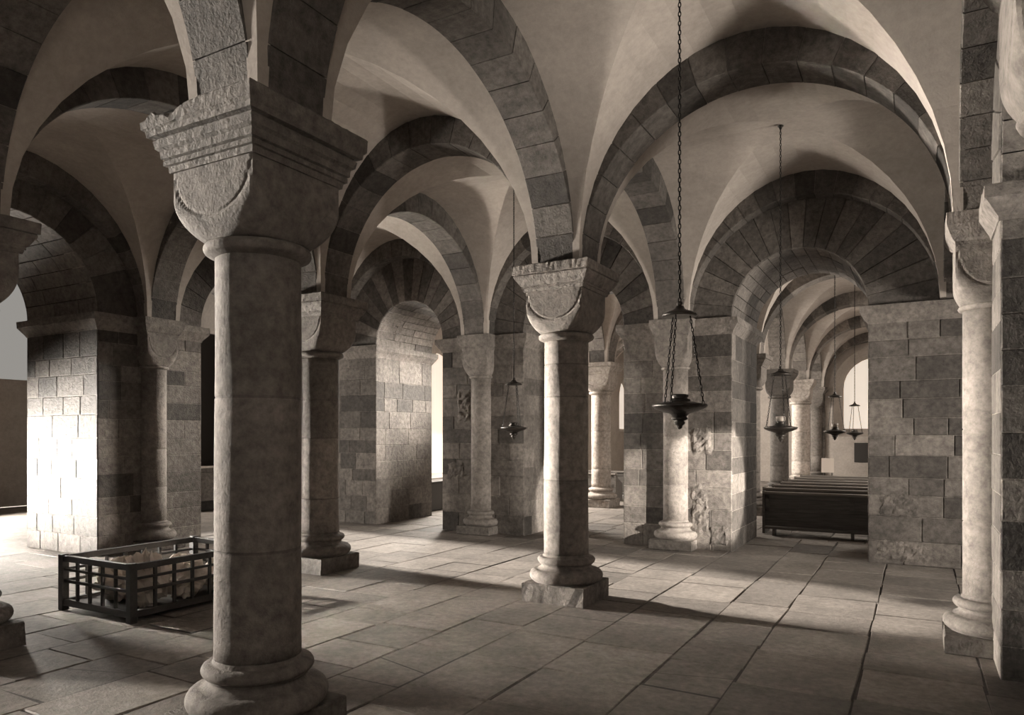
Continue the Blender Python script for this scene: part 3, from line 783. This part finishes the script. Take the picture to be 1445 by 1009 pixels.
def crumple(name, loc, sx, sy, sz, seed, label):
    rng = random.Random(seed); mb = MB(); n, m = 22, 14; ph = [rng.uniform(0, 6.28) for _ in range(8)]
    for j in range(m + 1):
        v = PI * j / m
        for i in range(n):
            u = 2 * PI * i / n
            k = 1 + .22 * math.sin(5 * u + ph[0] + 3 * v) * math.sin(4 * v + ph[1]) + .15 * math.sin(9 * u + ph[2]) * math.sin(7 * v + ph[3]) + rng.uniform(-.07, .07)
            mb.v.append((sx * k * math.sin(v) * math.cos(u), sy * k * math.sin(v) * math.sin(u), sz * (k * math.cos(v) + 1)))
    for j in range(m):
        for i in range(n):
            i2 = (i + 1) % n
            mb.f.append([j * n + i, (j + 1) * n + i, (j + 1) * n + i2, j * n + i2]); mb.c.append(.7); mb.s.append(False)
    return tag(mb.build(name, M_PAPER, None, loc), label, 'paper', 'crumpled paper in the lattice crate')
crumple('crumpled_paper', (-3.36, -2.68, .10), .16, .2, .25, 1, 'largest ball of crumpled white paper showing above the crate rim')
crumple('crumpled_paper', (-3.38, -2.24, .09), .17, .2, .17, 2, 'crumpled paper behind the middle bars of the lattice crate')
crumple('crumpled_paper', (-3.40, -1.78, .09), .17, .22, .16, 3, 'crumpled paper at the end of the lattice crate nearest the front column')
crumple('crumpled_paper', (-3.86, -2.6, .09), .22, .25, .2, 4, 'crumpled paper at the back of the lattice crate, left')
crumple('crumpled_paper', (-3.86, -1.95, .09), .22, .28, .17, 5, 'crumpled paper at the back of the lattice crate, near the wall pier')

# ------------------------------------------------------------------ light: sun, daylight and added unseen fill lamps
def area(name, loc, target, sx, sy, power, col=(1, .925, .83), spread=PI):
    l = bpy.data.lights.new(name, 'AREA'); l.shape = 'RECTANGLE'; l.size = sx; l.size_y = sy; l.energy = power; l.color = col; l.spread = spread
    o = bpy.data.objects.new(name, l); COL.objects.link(o); o.location = loc
    d = Vector(target) - Vector(loc); o.rotation_euler = d.to_track_quat('-Z', 'Y').to_euler(); return o
XA = Xb - 7.4
sl = bpy.data.lights.new('sun', 'SUN'); sl.energy = 18.0; sl.angle = math.radians(2.2); sl.color = (1, .925, .83)
so_ = bpy.data.objects.new('sun', sl); COL.objects.link(so_); so_.location = (-30, 2, 14)
so_.rotation_euler = Vector((1, -.09, -math.tan(math.radians(20)))).to_track_quat('-Z', 'Y').to_euler()
D_ = math.radians
LIGHTS = [((XA + 1.5, -2.2, .95), (-.2, 0, 1.6), .5, .7, 440, 28),          # low light raking the middle column
          ((XA + 2.0, .5, 1.7), (-3.6, 4, 1.6), .9, 1.5, 850, 180),
          ((XA + 2.0, .9, 3.6), (3.4, 3.3, 1.8), .6, 1.0, 60, 24),  # added narrow lamp for the right corner pier
          ((XA + 1.5, -7.2, 3.2), (0, -4.7, 2.8), .7, 1.2, 520, 42),
          ((-4.4, 8.5, 3.3), (-7.2, .2, 1.7), .9, 1.2, 115, 44),  # added lamp standing in the nave, lights the left wall pier
          ((XA + 2.5, -3.8, 1.0), (-.7, -1.1, 5.0), .8, .8, 20, 16),  # added low lamp aimed up at the web left of the middle column
          ((Xs + 4.5, -3.5, 1.0), (.6, -.7, 5.7), .6, .6, 22, 24),  # added low lamp aimed up at the web right of the middle column
          ((Xs + 5.0, .1, 1.5), (-1.5, 3.9, 2.0), 1.2, 1.6, 170, 50),  # added fill from the right transept for the rear piers
          ((-7.0, 9.3, 3.2), (-2.5, 9.0, 1.0), 1.6, 2.2, 1050, 180),  # added lamp out of view, brightens the pale nave column
          ((x3 + .1, 9.6, 3.3), (-2.5, 9.2, 1.0), 1.6, 2.0, 260, 180),  # added fill lamp by the right nave wall
          ((-6.9, 16.4, 3.2), (0, 17.5, 2.2), 1.6, 2.2, 900, 140),  # added lamp out of view for the far nave columns
          ((XA + 1.5, -3.3, 6.0), (-2.2, -2.1, 0), .5, .6, 48, 16),  # added narrow lamp for the floor left of the middle column
          ((XA + 2.0, 1.6, 1.0), (-2.6, 2.1, 5.6), .8, .8, 44, 24),  # added low lamp aimed up at the rear vaults from the left
          ((2.6, YL[0] + .15, 3.4), (1.0, -1, 3.2), 1.4, 1.8, 34, 180),          # added weak fill lamp behind the camera, before the closed front wall
          ((Xs + 4.5, 1.6, .8), (1.5, 2.2, 5.5), .8, .8, 14, 30)]  # added low lamp aimed up at the rear vaults from the right
for i, (loc, tgt, sx_, sy_, pw_, sprd) in enumerate(LIGHTS): area('unseen_light_%02d' % i, loc, tgt, sx_, sy_, pw_, spread=D_(sprd))  # unseen area lamps, several added only to brighten one spot
sp = bpy.data.lights.new('sunbeam', 'SPOT'); sp.energy = 31000; sp.spot_size = D_(8.6); sp.spot_blend = .25; sp.shadow_soft_size = .06; sp.color = (1, .925, .83)
o = bpy.data.objects.new('sunbeam', sp); COL.objects.link(o); o.location = (11.6, -1.1, 3.0)
o.rotation_euler = (Vector((.72, 4.1, 1.0)) - o.location).to_track_quat('-Z', 'Y').to_euler()
w = bpy.data.worlds.new('World'); scene.world = w; w.use_nodes = True
w.node_tree.nodes['Background'].inputs[0].default_value = (1, .95, .88, 1); w.node_tree.nodes['Background'].inputs[1].default_value = .3

# ------------------------------------------------------------------ camera
cam = bpy.data.cameras.new('camera'); co = bpy.data.objects.new('camera', cam); COL.objects.link(co); scene.camera = co
F, H0, PX = 1020.0, 615.0, 730.0
cam.sensor_fit = 'HORIZONTAL'; cam.sensor_width = 36; cam.lens = 36 * F / 1445
cam.shift_x = (722.5 - PX) / 1445; cam.shift_y = (H0 - 504.5) / 1445
co.location = (3.375, -7.19, 1.78); co.rotation_euler = (PI / 2, 0, math.radians(29.02))
cam.clip_start = .05
# ------------------------------------------------------------------ view
vs = scene.view_settings; vs.view_transform = 'Standard'; vs.look = 'None'; vs.gamma = 1; vs.use_curve_mapping = False; vs.exposure = 0.0
scene.cycles.use_denoising = True
scene.cycles.max_bounces = 8; scene.cycles.diffuse_bounces = 6
